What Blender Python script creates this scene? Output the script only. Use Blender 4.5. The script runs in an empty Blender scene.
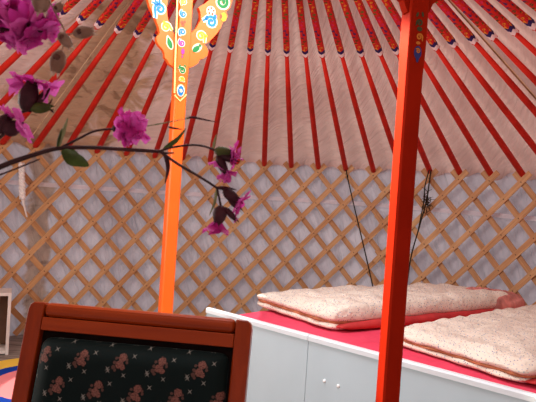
import bpy, bmesh, math, random
from mathutils import Vector, Matrix, noise
random.seed(7)
SC = bpy.context.scene
COL = SC.collection
PI = math.pi

# ------------------------------------------------------------------ camera model (fitted to the tent geometry)
F_PX, PITCH, ROLL, H = 565.3, -0.0218, 0.0664, 1.335
CX, CY, R = -0.080, 2.2835, 2.9          # centre and radius of the round tent
DA, PH = 0.0852, 0.0079                  # angular spacing of the roof poles
ZT, SL, RB = 1.563, 0.44, 1.384          # lattice top, roof slope, radius where pole paint starts
cp, sp, cr, sr = math.cos(PITCH), math.sin(PITCH), math.cos(ROLL), math.sin(ROLL)

def ray(px, py):
    X, Y = px - 268, py - 201
    a, b = X * cr + Y * sr, -X * sr + Y * cr
    u, v = a / F_PX, -b / F_PX
    return Vector((u, cp - v * sp, sp + v * cp))
def at(px, py, d):                       # point seen at a photo position, d metres ahead
    r = ray(px, py)
    return r * (d / r.y) + Vector((0, 0, H))
def at_z(px, py, z):
    r = ray(px, py)
    return r * ((z - H) / r.z) + Vector((0, 0, H))
def at_r(px, py, rad):                   # point on the round wall of radius rad
    r = ray(px, py)
    A = r.x * r.x + r.y * r.y; B = -2 * (r.x * CX + r.y * CY); D = CX * CX + CY * CY - rad * rad
    return r * ((-B + math.sqrt(B * B - 4 * A * D)) / (2 * A)) + Vector((0, 0, H))
def cyl(a, rad, z):
    return Vector((CX + rad * math.sin(a), CY + rad * math.cos(a), z))
def pole_a(k): return PH + k * DA

# ------------------------------------------------------------------ node helpers
def lin(c):
    return tuple(((x / 255) / 12.92 if x / 255 <= .04045 else ((x / 255 + .055) / 1.055) ** 2.4) for x in c) + (1,)
class NT:
    def __init__(s, name, rough=.6, spec=.3):
        s.m = bpy.data.materials.new(name); s.m.use_nodes = True
        s.t = s.m.node_tree; s.b = s.t.nodes['Principled BSDF']
        s.b.inputs['Roughness'].default_value = rough
        s.b.inputs['Specular IOR Level'].default_value = spec
    def n(s, typ, **kw):
        o = s.t.nodes.new(typ)
        for k, v in kw.items(): setattr(o, k, v)
        return o
    def put(s, sock, v):
        if hasattr(v, 'is_output') or isinstance(v, bpy.types.NodeSocket): s.t.links.new(v, sock)
        elif v is not None: sock.default_value = v
    def ma(s, op, a, b=None, c=None):
        o = s.n('ShaderNodeMath', operation=op)
        s.put(o.inputs[0], a); s.put(o.inputs[1], b)
        if c is not None: s.put(o.inputs[2], c)
        return o.outputs[0]
    def mix(s, f, a, b, blend='MIX'):
        o = s.n('ShaderNodeMix', data_type='RGBA', blend_type=blend)
        s.put(o.inputs[0], f); s.put(o.inputs[6], a); s.put(o.inputs[7], b)
        return o.outputs[2]
    def co(s, which='Object'): return s.n('ShaderNodeTexCoord').outputs[which]
    def geo(s): return s.n('ShaderNodeNewGeometry').outputs['Position']
    def xyz(s, v):
        o = s.n('ShaderNodeSeparateXYZ'); s.put(o.inputs[0], v); return o.outputs
    def vec(s, x, y, z):
        o = s.n('ShaderNodeCombineXYZ')
        for i, q in enumerate((x, y, z)): s.put(o.inputs[i], q)
        return o.outputs[0]
    def noise(s, v, scale, detail=3, dist=0, rough=.5):
        o = s.n('ShaderNodeTexNoise'); s.put(o.inputs['Vector'], v)
        o.inputs['Scale'].default_value = scale; o.inputs['Detail'].default_value = detail
        o.inputs['Distortion'].default_value = dist; o.inputs['Roughness'].default_value = rough
        return o.outputs[0]
    def ss(s, x, lo, hi, a=0., b=1.):
        o = s.n('ShaderNodeMapRange', interpolation_type='SMOOTHSTEP')
        s.put(o.inputs[0], x)
        for i, q in zip((1, 2, 3, 4), (lo, hi, a, b)): o.inputs[i].default_value = q
        return o.outputs[0]
    def ramp(s, x, stops, const=True):
        o = s.n('ShaderNodeValToRGB'); s.put(o.inputs[0], x)
        o.color_ramp.interpolation = 'CONSTANT' if const else 'LINEAR'
        e = o.color_ramp.elements
        while len(e) < len(stops): e.new(1)
        for q, (p, c) in zip(e, stops): q.position = p; q.color = c
        return o.outputs[0]
    def bump(s, h, strength=.3, dist=.01):
        o = s.n('ShaderNodeBump'); s.put(o.inputs['Height'], h)
        o.inputs['Strength'].default_value = strength; o.inputs['Distance'].default_value = dist
        s.t.links.new(o.outputs[0], s.b.inputs['Normal'])
    def col(s, c): s.put(s.b.inputs['Base Color'], c)

def plain(name, c, rough=.6, spec=.3, var=.12, scale=8, bump=0):
    m = NT(name, rough, spec)
    nz = m.noise(m.co(), scale, 4)
    d = tuple(x * (1 - var) for x in c[:3]) + (1,); l = tuple(min(1, x * (1 + var)) for x in c[:3]) + (1,)
    m.col(m.mix(m.ss(nz, .3, .7), d, l))
    if bump: m.bump(nz, bump, .004)
    return m.m

M = {}
# painted red pole
M['pole_red'] = plain('pole_red', lin((198, 38, 26)), .55, .12, .14, 6)
M['post_paint_lit'] = plain('post_paint_lit', (0.86, 0.118, 0.008, 1), .4, .35, .06, 5)  # sunlight put into the colour: bright copy of the posts' shared paint
M['post_paint_shaded'] = plain('post_paint_shaded', (0.29, 0.012, 0.003, 1), .6, .02, .1, 5)  # shade put into the colour: dark copy of the same post paint
# painted pole end: UV in metres (u across, v from the chevron up)
m = NT('pole_painted', .55, .12)
uv = m.xyz(m.co('UV')); u, v = uv[0], uv[1]
au = m.ma('ABSOLUTE', u)
c = m.ma('SUBTRACT', v, m.ma('MULTIPLY', au, .9))
cell = m.ma('FLOORED_MODULO', m.ma('SUBTRACT', v, .055), .36)
colr = m.ramp(m.ma('DIVIDE', cell, .36), [(0, lin((226, 138, 40))), (.2, lin((60, 70, 30))), (.37, lin((30, 40, 95))),
      (.58, lin((215, 40, 95))), (.80, lin((70, 105, 40)))])
dv = m.ma('SUBTRACT', m.ma('FLOORED_MODULO', cell, .030), .015)
nz = m.noise(m.vec(m.ma('MULTIPLY', u, 95), m.ma('MULTIPLY', v, 62), 0), 1.0, 2, 1.6)
uo = m.ma('ADD', u, m.ma('MULTIPLY', m.ma('SINE', m.ma('MULTIPLY', v, 105)), .0065))
dd = m.ma('SQRT', m.ma('ADD', m.ma('MULTIPLY', uo, uo), m.ma('MULTIPLY', dv, dv)))
dd = m.ma('ADD', dd, m.ma('MULTIPLY', m.ma('SUBTRACT', nz, .5), .032))
ring = m.ma('MULTIPLY', m.ss(dd, .0015, .003), m.ss(dd, .0075, .0095, 1., 0.))
base = m.mix(m.ss(nz, .58, .64), lin((206, 36, 30)), lin((168, 28, 52)))
base = m.mix(m.ss(dd, .0095, .0115, .35, 0.), base, lin((60, 20, 22)))
base = m.mix(ring, base, colr)
base = m.mix(m.ma('LESS_THAN', c, .056), base, lin((52, 28, 85)))
base = m.mix(m.ma('LESS_THAN', c, .029), base, lin((238, 205, 205)))
base = m.mix(m.ma('LESS_THAN', c, .0), base, lin((206, 42, 28)))
m.col(base); M['pole_painted'] = m.m
# lattice wood
def wood(name, c1, c2, ax, rough=.55, spec=.3, sc=14):
    m = NT(name, rough, spec)
    p = m.xyz(m.co('UV') if ax == 'uv' else m.co())
    if ax == 'uv': vv = m.vec(m.ma('MULTIPLY', p[0], .5), m.ma('MULTIPLY', p[1], 3.0), 0)
    else: vv = m.vec(m.ma('MULTIPLY', p[0], 2. if ax == 'x' else 40), m.ma('MULTIPLY', p[1], 40), m.ma('MULTIPLY', p[2], 2. if ax == 'z' else 40))
    n1 = m.noise(vv, 1., 4, .6); n2 = m.noise(m.geo(), 2.2, 2)
    t = m.ma('ADD', m.ma('MULTIPLY', n1, .6), m.ma('MULTIPLY', n2, .5))
    cc = m.mix(m.ss(t, .35, .75), c1, c2)
    if ax == 'uv':      # rawhide knot at every crossing
        du = m.ma('MULTIPLY', m.ma('SUBTRACT', m.ma('FRACT', m.ma('ADD', p[0], .5)), .5), .175)
        dw = m.ma('MULTIPLY', m.ma('SUBTRACT', p[1], .5), .037)
        dk = m.ma('SQRT', m.ma('ADD', m.ma('MULTIPLY', du, du), m.ma('MULTIPLY', dw, dw)))
        cc = m.mix(m.ss(dk, .0035, .006, .8, 0.), cc, lin((70, 42, 26)))
    m.col(cc); m.bump(n1, .12, .003)
    return m.m
M['lattice_near'] = wood('lattice_near', lin((186, 130, 84)), lin((222, 176, 126)), 'uv')
M['lattice_far'] = wood('lattice_far', lin((174, 120, 76)), lin((212, 164, 116)), 'uv')
M['knot'] = plain('leather_knot', lin((95, 62, 42)), .7, .2)
M['chair_wood'] = wood('chair_wood', lin((128, 42, 8)), lin((158, 60, 14)), 'x', .28, .22)
M['chair_stile'] = wood('chair_stile', lin((120, 38, 8)), lin((146, 52, 12)), 'z', .28, .22)
# wall / roof cloth
def cloth(name, c1, c2, stain, a0, wa, roof):
    m = NT(name, .9, .1)
    g = m.geo(); p = m.xyz(g)
    x = m.ma('SUBTRACT', p[0], CX); y = m.ma('SUBTRACT', p[1], CY)
    ang = m.ma('ARCTAN2', x, y)
    rad = m.ma('SQRT', m.ma('ADD', m.ma('MULTIPLY', x, x), m.ma('MULTIPLY', y, y)))
    n1 = m.noise(g, 1.7, 4, .5); n2 = m.noise(g, 6, 4, 1.)
    base = m.mix(m.ss(n1, .3, .7), c1, c2)
    da = m.ma('DIVIDE', m.ma('ABSOLUTE', m.ma('SUBTRACT', ang, a0)), wa)
    da = m.ma('ADD', da, m.ma('MULTIPLY', m.ma('SUBTRACT', m.noise(g, 3.2, 4, 1.5), .5), 2.4))
    msk = m.ss(da, .55, 1.05, 1., 0.)
    base = m.mix(m.ma('MULTIPLY', msk, .8), base, stain)
    dk = m.ma('MULTIPLY', msk, m.ss(n2, .52, .66))
    base = m.mix(m.ma('MULTIPLY', dk, .55), base, lin((105, 70, 48)))
    q = rad if roof else p[2]
    if roof:
        w = m.noise(m.vec(m.ma('ADD', m.ma('MULTIPLY', ang, 42), m.ma('MULTIPLY', q, 17)), m.ma('SUBTRACT', m.ma('MULTIPLY', q, 3), m.ma('MULTIPLY', ang, 5)), 0), 1., 3, .5)
    else:
        w = m.noise(m.vec(m.ma('ADD', m.ma('MULTIPLY', ang, 34), m.ma('MULTIPLY', q, 3.5)), m.ma('MULTIPLY', q, 2.6), 0), 1., 5, 1.6)
    base = m.mix(m.ss(w, .36, .5, .16 if roof else .26, 0.), base, m.mix(.5, base, lin((120, 96, 92))))  # wrinkle shading put into the colour, from the same noise as the bump
    m.col(base)
    fine = m.noise(g, 38, 3)
    m.bump(m.ma('ADD', w, m.ma('MULTIPLY', fine, .12)), .8 if roof else 1., .05)
    t = m.n('ShaderNodeBsdfTranslucent'); m.put(t.inputs[0], base)      # daylight glows through the canvas
    mx = m.n('ShaderNodeMixShader'); mx.inputs[0].default_value = .24 if roof else .32
    out = [q for q in m.t.nodes if q.type == 'OUTPUT_MATERIAL'][0]
    m.t.links.new(m.b.outputs[0], mx.inputs[1]); m.t.links.new(t.outputs[0], mx.inputs[2]); m.t.links.new(mx.outputs[0], out.inputs[0])
    return m.m
M['wall_cloth'] = cloth('wall_cloth', lin((200, 191, 198)), lin((224, 216, 222)), lin((176, 140, 112)), pole_a(-7.65), .035, False)
M['roof_cloth'] = cloth('roof_cloth', lin((210, 174, 166)), lin((224, 192, 184)), lin((176, 132, 96)), pole_a(-7.6), .20, True)
M['seam_cream'] = plain('seam_cream', lin((225, 195, 160)), .8, .1, .1)
M['seam_tan'] = plain('seam_tan', lin((150, 105, 75)), .8, .1, .2)
# floor
m = NT('floor_boards', .7, .2)
g = m.xyz(m.geo()); n1 = m.noise(m.vec(m.ma('MULTIPLY', g[0], 3), m.ma('MULTIPLY', g[1], 30), 0), 1, 4)
gap = m.ma('LESS_THAN', m.ma('FLOORED_MODULO', g[1], .14), .006)
m.col(m.mix(gap, m.mix(m.ss(n1, .3, .7), lin((120, 108, 100)), lin((160, 148, 138))), lin((50, 42, 38)))); M['floor'] = m.m
# bed
M['board'] = plain('white_board', lin((188, 206, 214)), .42, .35, .03, 3)
M['board_lip'] = plain('white_lip', lin((222, 230, 236)), .35, .4, .02)
M['cap'] = plain('screw_cap', lin((250, 250, 250)), .35, .4, .01)
m = NT('red_sheet', .85, .15); g = m.geo()
m.col(m.mix(m.ss(m.noise(g, 3, 3), .3, .7), lin((214, 56, 84)), lin((228, 76, 102)))); m.bump(m.noise(g, 9, 3, 1.), .5, .02); M['sheet'] = m.m
# duvet print
def duvet_mat(name, basec, base2):
    m = NT(name, .9, .1); o = m.co()
    vo = m.n('ShaderNodeTexVoronoi'); m.put(vo.inputs['Vector'], o); vo.inputs['Scale'].default_value = 105
    dd = m.ma('ADD', vo.outputs['Distance'], m.ma('MULTIPLY', m.ma('SUBTRACT', m.noise(o, 170, 2), .5), .5))
    dot = m.ss(dd, .22, .34, 1., 0.)
    vc = m.xyz(vo.outputs['Color'])
    pc = m.ramp(vc[0], [(0, lin((96, 110, 150))), (.42, lin((120, 112, 120))), (.62, lin((205, 140, 110))), (.8, lin((150, 160, 190)))])
    keep = m.ma('MULTIPLY', dot, m.ma('GREATER_THAN', vc[1], .3))
    nb = m.noise(o, 5, 3)
    m.col(m.mix(m.ma('MULTIPLY', keep, .9), m.mix(m.ss(nb, .35, .7), basec, base2), pc))
    m.bump(m.ma('ADD', m.noise(o, 13, 4, 1.2), m.ma('MULTIPLY', m.noise(o, 45, 3, .5), .4)), .55, .02)
    return m.m
M['duvet'] = duvet_mat('duvet_print', lin((226, 212, 196)), lin((234, 222, 206)))
M['duvet_red'] = plain('duvet_reverse', lin((190, 62, 62)), .9, .1, .15, 14, .5)
M['duvet_end'] = plain('duvet_open_end', lin((214, 138, 128)), .9, .1, .4, 12, .5)
M['duvet_fold'] = plain('duvet_fold', lin((176, 112, 80)), .9, .1, .25, 20, .6)
# chair fabric with staggered roses (UV in metres)
m = NT('rose_fabric', .75, .12)
uv = m.xyz(m.co('UV')); PX_, PY_ = .0810, .0560 * 2
def lattice(ox, oy):
    a = m.ma('SUBTRACT', m.ma('FLOORED_MODULO', m.ma('ADD', uv[0], ox), PX_), PX_ / 2)
    b = m.ma('SUBTRACT', m.ma('FLOORED_MODULO', m.ma('ADD', uv[1], oy), PY_), PY_ / 2)
    return a, b
def disc(a, b, x, y, r):
    dx, dy = m.ma('SUBTRACT', a, x), m.ma('SUBTRACT', b, y)
    return m.ma('DIVIDE', m.ma('SQRT', m.ma('ADD', m.ma('MULTIPLY', dx, dx), m.ma('MULTIPLY', dy, dy))), r)
rose = leaf = star = None
mn = lambda a, b: b if a is None else m.ma('MINIMUM', a, b)
for ox, oy in ((0, 0), (PX_ / 2, PY_ / 2)):
    a, b = lattice(ox, oy)
    for q in ((.003, .0075, .0085), (-.001, -.0065, .0085), (.006, -.011, .0055)): rose = mn(rose, disc(a, b, *q))
    for q in ((-.0115, -.003, .0035), (-.0125, -.012, .0045), (.0135, -.0015, .003), (-.009, -.0175, .0032), (.0125, .004, .0028), (-.0095, .0055, .003)): leaf = mn(leaf, disc(a, b, *q))
    for s_ in ((.026, .012), (-.024, -.016), (.018, .036), (-.030, .030)):
        a2, b2 = m.ma('SUBTRACT', a, s_[0]), m.ma('SUBTRACT', b, s_[1])
        ax_, bx_ = m.ma('ABSOLUTE', a2), m.ma('ABSOLUTE', b2)
        d = m.ma('ADD', m.ma('ABSOLUTE', m.ma('SUBTRACT', ax_, bx_)), m.ma('MULTIPLY', m.ma('MAXIMUM', ax_, bx_), .45))
        star = mn(star, d)
nz = m.ma('MULTIPLY', m.ma('SUBTRACT', m.noise(m.co('UV'), 260, 2), .5), .7)
bc = m.mix(m.ss(m.ma('ADD', rose, nz), .85, 1.05, 1., 0.), lin((14, 21, 20)), m.mix(m.ss(m.noise(m.co('UV'), 420, 2), .42, .55), lin((86, 52, 46)), lin((122, 80, 70))))
bc = m.mix(m.ma('MULTIPLY', m.ss(m.ma('ADD', leaf, nz), .85, 1.05, 1., 0.), .8), bc, lin((92, 62, 54)))
bc = m.mix(m.ma('LESS_THAN', star, .0021), bc, lin((120, 116, 108)))
m.col(bc); m.b.inputs['Specular Tint'].default_value = (.6, .95, .95, 1); m.b.inputs['Sheen Weight'].default_value = .6; m.b.inputs['Sheen Roughness'].default_value = .16
m.b.inputs['Sheen Tint'].default_value = (.55, .85, .82, 1); m.bump(m.noise(m.co('UV'), 900, 2), .2, .001); M['rose_fabric'] = m.m
M['dark'] = plain('dark_backing', lin((26, 16, 14)), .8, .1)
M['rug'] = None
m = NT('rug_pile', .95, .05)
g = m.xyz(m.co()); rr = m.ma('SQRT', m.ma('ADD', m.ma('MULTIPLY', g[0], g[0]), m.ma('MULTIPLY', g[1], g[1])))
rr = m.ma('ADD', rr, m.ma('MULTIPLY', m.ma('SUBTRACT', m.noise(m.co(), 30, 2), .5), .012))
m.col(m.ramp(m.ma('DIVIDE', rr, .6), [(0, lin((250, 146, 150))), (.5, lin((28, 66, 165))), (.655, lin((252, 208, 84)))]))
m.bump(m.noise(m.co(), 160, 2), .6, .01); M['rug'] = m.m
M['crate'] = plain('crate_white', lin((222, 212, 204)), .6, .2, .06)
M['crate_in'] = plain('crate_inside', lin((150, 118, 96)), .7, .2, .15)
M['cord'] = plain('dark_cord', lin((52, 46, 38)), .8, .1)
M['hair'] = plain('horsehair', lin((58, 40, 28)), .9, .1, .3, 60)
M['rope'] = plain('white_rope', lin((245, 238, 234)), .9, .1, .06, 40, .5)
# ornaments
for k, c in dict(white=(215, 200, 170), blue=(22, 112, 170), green=(16, 112, 50), yellow=(220, 158, 30), pink=(196, 44, 130), brown=(140, 70, 40), navy=(40, 45, 110), cream=(228, 200, 120), dgreen=(55, 60, 30), dyellow=(190, 110, 30)).items():
    M['paint_' + k] = plain('paint_' + k, lin(c), .5, .3, .05)
# plants
M['stem'] = plain('stem', lin((56, 28, 28)), .6, .3, .3, 60)
M['calyx'] = plain('calyx', lin((62, 26, 34)), .6, .25, .35, 90, .4)
M['calyx_green'] = plain('calyx_green', lin((72, 80, 34)), .6, .25, .3, 90, .4)
M['bud_pale'] = plain('bud_pale', lin((132, 140, 96)), .6, .25, .25, 120)
def petal_mat(name, c1, c2, tr):
    m = NT(name, .6, .2); nz = m.noise(m.co(), 120, 3)
    m.col(m.mix(m.ss(nz, .3, .7), c1, c2))
    m.b.inputs['Subsurface Weight'].default_value = 0
    t = m.n('ShaderNodeBsdfTranslucent'); m.put(t.inputs[0], c2)
    mx = m.n('ShaderNodeMixShader'); mx.inputs[0].default_value = tr
    out = [n for n in m.t.nodes if n.type == 'OUTPUT_MATERIAL'][0]
    m.t.links.new(m.b.outputs[0], mx.inputs[1]); m.t.links.new(t.outputs[0], mx.inputs[2]); m.t.links.new(mx.outputs[0], out.inputs[0])
    return m.m
M['belt'] = petal_mat('belt_webbing', lin((246, 236, 242)), lin((252, 244, 248)), .5)
M['petal'] = petal_mat('petal_magenta', lin((190, 34, 140)), lin((220, 70, 176)), .42)
M['petal_pale'] = petal_mat('petal_pink', lin((210, 70, 172)), lin((232, 112, 200)), .42)
M['leaf'] = petal_mat('leaf_green', lin((48, 62, 26)), lin((70, 88, 36)), .25)
M['dry'] = petal_mat('dry_husk', lin((132, 100, 84)), lin((186, 158, 140)), .45)
M['dry_core'] = plain('dry_core', lin((92, 60, 52)), .8, .1, .2, 80)

# ------------------------------------------------------------------ object helpers
def prop(o, label=None, cat=None, group=None, kind=None):
    if label: o['label'] = label
    if cat: o['category'] = cat
    if group: o['group'] = group
    if kind: o['kind'] = kind
    return o
def empty(name, loc, label, cat, group=None, rz=0):
    o = bpy.data.objects.new(name, None); COL.objects.link(o)
    o.empty_display_size = .05; o.location = loc; o.rotation_euler = (0, 0, rz)
    return prop(o, label, cat, group)
def link(name, bm, mats, parent=None, smooth=False, local=False, bevel=0, subsurf=0):
    """mesh object; unless local, coordinates are world ones and are moved into the parent's frame"""
    me = bpy.data.meshes.new(name)
    bmesh.ops.recalc_face_normals(bm, faces=bm.faces)
    if parent is not None and not local:
        p = parent; mt = Matrix.Identity(4)
        while p is not None:
            mt = (Matrix.Translation(p.location) @ p.rotation_euler.to_matrix().to_4x4()) @ mt; p = p.parent
        bm.transform(mt.inverted())
    bm.to_mesh(me); bm.free()
    for q in (mats if isinstance(mats, (list, tuple)) else [mats]): me.materials.append(q)
    if smooth:
        for p in me.polygons: p.use_smooth = True
    o = bpy.data.objects.new(name, me); COL.objects.link(o)
    if parent is not None: o.parent = parent
    if bevel:
        b = o.modifiers.new('bevel', 'BEVEL'); b.width = bevel; b.segments = 3; b.limit_method = 'ANGLE'
    if subsurf:
        s = o.modifiers.new('sub', 'SUBSURF'); s.levels = subsurf; s.render_levels = subsurf
    return o
def box(bm, c, sx, sy, sz, X=Vector((1, 0, 0)), Y=Vector((0, 1, 0)), Z=Vector((0, 0, 1)), mi=0):
    c = Vector(c); vs = []
    for k in (-1, 1):
        for (i, j) in ((-1, -1), (1, -1), (1, 1), (-1, 1)):
            vs.append(bm.verts.new(c + X * (i * sx / 2) + Y * (j * sy / 2) + Z * (k * sz / 2)))
    for f in ((0, 3, 2, 1), (4, 5, 6, 7), (0, 1, 5, 4), (1, 2, 6, 5), (2, 3, 7, 6), (3, 0, 4, 7)):
        fc = bm.faces.new([vs[i] for i in f]); fc.material_index = mi
def smooth_path(pts, n=6):
    pts = [Vector(p) for p in pts]
    if len(pts) < 3: return pts
    out = []
    for i in range(len(pts) - 1):
        p0 = pts[max(i - 1, 0)]; p1, p2 = pts[i], pts[i + 1]; p3 = pts[min(i + 2, len(pts) - 1)]
        for k in range(n):
            t = k / n
            out.append(.5 * ((2 * p1) + (p2 - p0) * t + (2 * p0 - 5 * p1 + 4 * p2 - p3) * t * t + (3 * p1 - p0 - 3 * p2 + p3) * t ** 3))
    out.append(pts[-1]); return out
def tube(bm, pts, rads, seg=8, mi=0, cap=True):
    if not isinstance(rads, (list, tuple)): rads = [rads] * len(pts)
    if len(rads) != len(pts):
        rs = []
        for i in range(len(pts)):
            t = i / (len(pts) - 1) * (len(rads) - 1); j = min(int(t), len(rads) - 2)
            rs.append(rads[j] + (rads[j + 1] - rads[j]) * (t - j))
        rads = rs
    rings = []; up = None
    for i, p in enumerate(pts):
        d = (pts[min(i + 1, len(pts) - 1)] - pts[max(i - 1, 0)]).normalized()
        if up is None:
            up = Vector((0, 0, 1)) if abs(d.z) < .9 else Vector((0, 1, 0))
        s = d.cross(up).normalized(); up = s.cross(d).normalized()
        rings.append([bm.verts.new(p + (s * math.cos(2 * PI * k / seg) + up * math.sin(2 * PI * k / seg)) * rads[i]) for k in range(seg)])
    for a, b in zip(rings, rings[1:]):
        for k in range(seg):
            f = bm.faces.new((a[k], a[(k + 1) % seg], b[(k + 1) % seg], b[k])); f.material_index = mi; f.smooth = True
    if cap:
        for r_, s_ in ((rings[0], -1), (rings[-1], 1)):
            f = bm.faces.new(r_ if s_ > 0 else r_[::-1]); f.material_index = mi
def prism(bm, poly, depth, O, X, Y, N, mi=0):
    """extrude a 2-D polygon lying in the plane (O, X, Y) backwards along -N"""
    fr = [bm.verts.new(O + X * a + Y * b) for a, b in poly]
    bk = [bm.verts.new(O + X * a + Y * b - N * depth) for a, b in poly]
    f = bm.faces.new(fr); f.material_index = mi
    g = bm.faces.new(bk[::-1]); g.material_index = mi
    n = len(poly)
    for i in range(n):
        q = bm.faces.new((fr[i], bk[i], bk[(i + 1) % n], fr[(i + 1) % n])); q.material_index = mi
    f.normal_update(); g.normal_update()
    bmesh.ops.triangulate(bm, faces=[f, g])

# ================================================================== SETTING
bm = bmesh.new()
vs = [bm.verts.new(cyl(2 * PI * i / 96, 3.05, 0)) for i in range(96)]
vl = [bm.verts.new(cyl(2 * PI * i / 96, 3.05, -.05)) for i in range(96)]
bm.faces.new(vs); bm.faces.new(vl[::-1])
for i in range(96): bm.faces.new((vs[i], vs[(i + 1) % 96], vl[(i + 1) % 96], vl[i]))
prop(link('floor', bm, M['floor']), kind='structure')

def sheet_ring(na, nb, fn, a0=-PI, a1=PI):
    bm = bmesh.new(); g = []
    for i in range(na + 1):
        a = a0 + (a1 - a0) * i / na
        g.append([bm.verts.new(fn(a, j / nb)) for j in range(nb + 1)])
    for i in range(na):
        for j in range(nb): bm.faces.new((g[i][j], g[i + 1][j], g[i + 1][j + 1], g[i][j + 1])).smooth = True
    return bm
def wall_fn(a, t):
    z = t * 1.62
    q = noise.noise(Vector((a * 9, z * 1.6, 3))) * .016 + noise.noise(Vector((a * 26 + z * 2.2, z * 3.1, 9))) * .010
    return cyl(a, 3.0 + q, z)
prop(link('wall_back', sheet_ring(420, 40, wall_fn), M['wall_cloth'], smooth=True), kind='structure')
def roof_fn(a, t):
    r = 3.0 + (.76 - 3.0) * t
    z = ZT + SL * (R - r) + .062
    ph = (a - PH) / DA
    q = .016 * (1 - math.cos(2 * PI * ph)) * min(1, r / 1.6)
    q += noise.noise(Vector((a * 16 + r * 2.5, r * 2.0, 1))) * .012 * r / 2 + noise.noise(Vector((a * 40 + r * 5, r * 4, 5))) * .005
    if t < .01: z -= .05
    return cyl(a, r + q * .4, z + q * .9)
prop(link('ceiling', sheet_ring(740, 46, roof_fn), M['roof_cloth'], smooth=True), kind='structure')
# pale belt that runs round the wall behind the lattice, and two seams on the roof cloth
def belt_fn(a, t): return cyl(a, 2.962 + .004 * math.sin(a * 40), 1.228 + .036 * t + .008 * math.sin(a * 5))
prop(link('trim_1', sheet_ring(160, 2, belt_fn, -1.4, 1.4), M['belt'], smooth=True), kind='structure')
def seam(name, k, w, mat, hgt=0.0):
    bm = bmesh.new(); a = pole_a(k); pts = []
    for i in range(25):
        r = 2.96 + (.85 - 2.96) * i / 24
        pts.append(cyl(a, r, ZT + SL * (R - r) + .035 + hgt))
    tube(bm, pts, w, 6); prop(link(name, bm, mat, smooth=True), kind='structure')
seam('trim_2', -8.22, .0042, M['seam_cream']); seam('trim_3', 11.2, .005, M['seam_tan']); seam('trim_4', 11.26, .003, M['seam_cream'])
bm = bmesh.new()
ringp = [cyl(2 * PI * i / 64, .735, ZT + SL * (R - .735) + .0) for i in range(64)]
rg = []
for i in range(64):
    a = 2 * PI * i / 64; z = ZT + SL * (R - .735)
    rg.append([bm.verts.new(cyl(a, r, z + dz)) for r, dz in ((.70, -.03), (.79, -.03), (.79, .06), (.70, .06))])
for i in range(64):
    for j in range(4): bm.faces.new((rg[i][j], rg[(i + 1) % 64][j], rg[(i + 1) % 64][(j + 1) % 4], rg[i][(j + 1) % 4]))
prop(link('trim_5', bm, M['pole_red']), kind='structure')

# ================================================================== LATTICE WALL
def slat(bm, a_top, s, rad, klo, khi, w=.045, th=.012, jitter=0):
    """a strip on the wall falling from its crossing at a_top; s=+1 leans up to the right, -1 up to the left"""
    zc = ZT - .050; pts = []
    uvl = bm.loops.layers.uv.verify()
    L = (zc + .072) - .03
    n = 30
    for i in range(n + 1):
        z = zc + .072 - L * i / n
        a = a_top + s * (z - zc) / (R * 1.13)
        k = (a - PH) / DA
        if k < klo - .28 or k > khi + .28: pts.append(None)
        else: pts.append((a, z))
    rows = []; prev = None
    hw = w / 2
    bow = .004 * math.sin(a_top * 23)
    seedv = random.random() * 10
    for i, q in enumerate(pts):
        if q is None: prev = None; continue
        if prev is None and (i == n or pts[i + 1] is None): continue
        a, z = q
        da, dz = -s * hw * .7071 / R, hw * .7071
        r_ = rad + bow
        ring = [bm.verts.new(cyl(a + da, r_ - th / 2, z + dz)), bm.verts.new(cyl(a - da, r_ - th / 2, z - dz)),
                bm.verts.new(cyl(a - da, r_ + th / 2, z - dz)), bm.verts.new(cyl(a + da, r_ + th / 2, z + dz))]
        if prev:
            for j in range(4):
                f = bm.faces.new((prev[j], prev[(j + 1) % 4], ring[(j + 1) % 4], ring[j]))
                for lp in f.loops:
                    vi = ring.index(lp.vert) if lp.vert in ring else prev.index(lp.vert)
                    ii = i if lp.vert in ring else i - 1
                    lp[uvl].uv = ((zc - (zc + .072 - L * ii / n)) / (DA * R * 1.13 / 2) + int(seedv) * 40, (vi in (1, 2)) * 1.0)
        else: bm.faces.new(ring[::-1])
        prev = ring; last = ring
        if i == n or pts[i + 1] is None: bm.faces.new(ring)
def lattice_panel(klo, khi, roff, label):
    root = empty('lattice_panel', cyl(pole_a((klo + khi) / 2), 2.93, 0), label, 'lattice wall')
    nb, fb = bmesh.new(), bmesh.new()
    for k in range(-34, 34):
        a = pole_a(k)
        slat(nb, a, 1, 2.918 + roff, klo, khi)
        slat(fb, a, -1, 2.936 + roff, klo, khi)
    link('slat_layer', nb, M['lattice_near'], root); link('slat_layer', fb, M['lattice_far'], root)
lattice_panel(-14.0, 4.5, 0, 'long brown wooden lattice wall panel behind the orange post, reaching to the bed')
lattice_panel(4.5, 17.0, -.050, 'brown wooden lattice wall panel behind the duvets, right of the red post')

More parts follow.
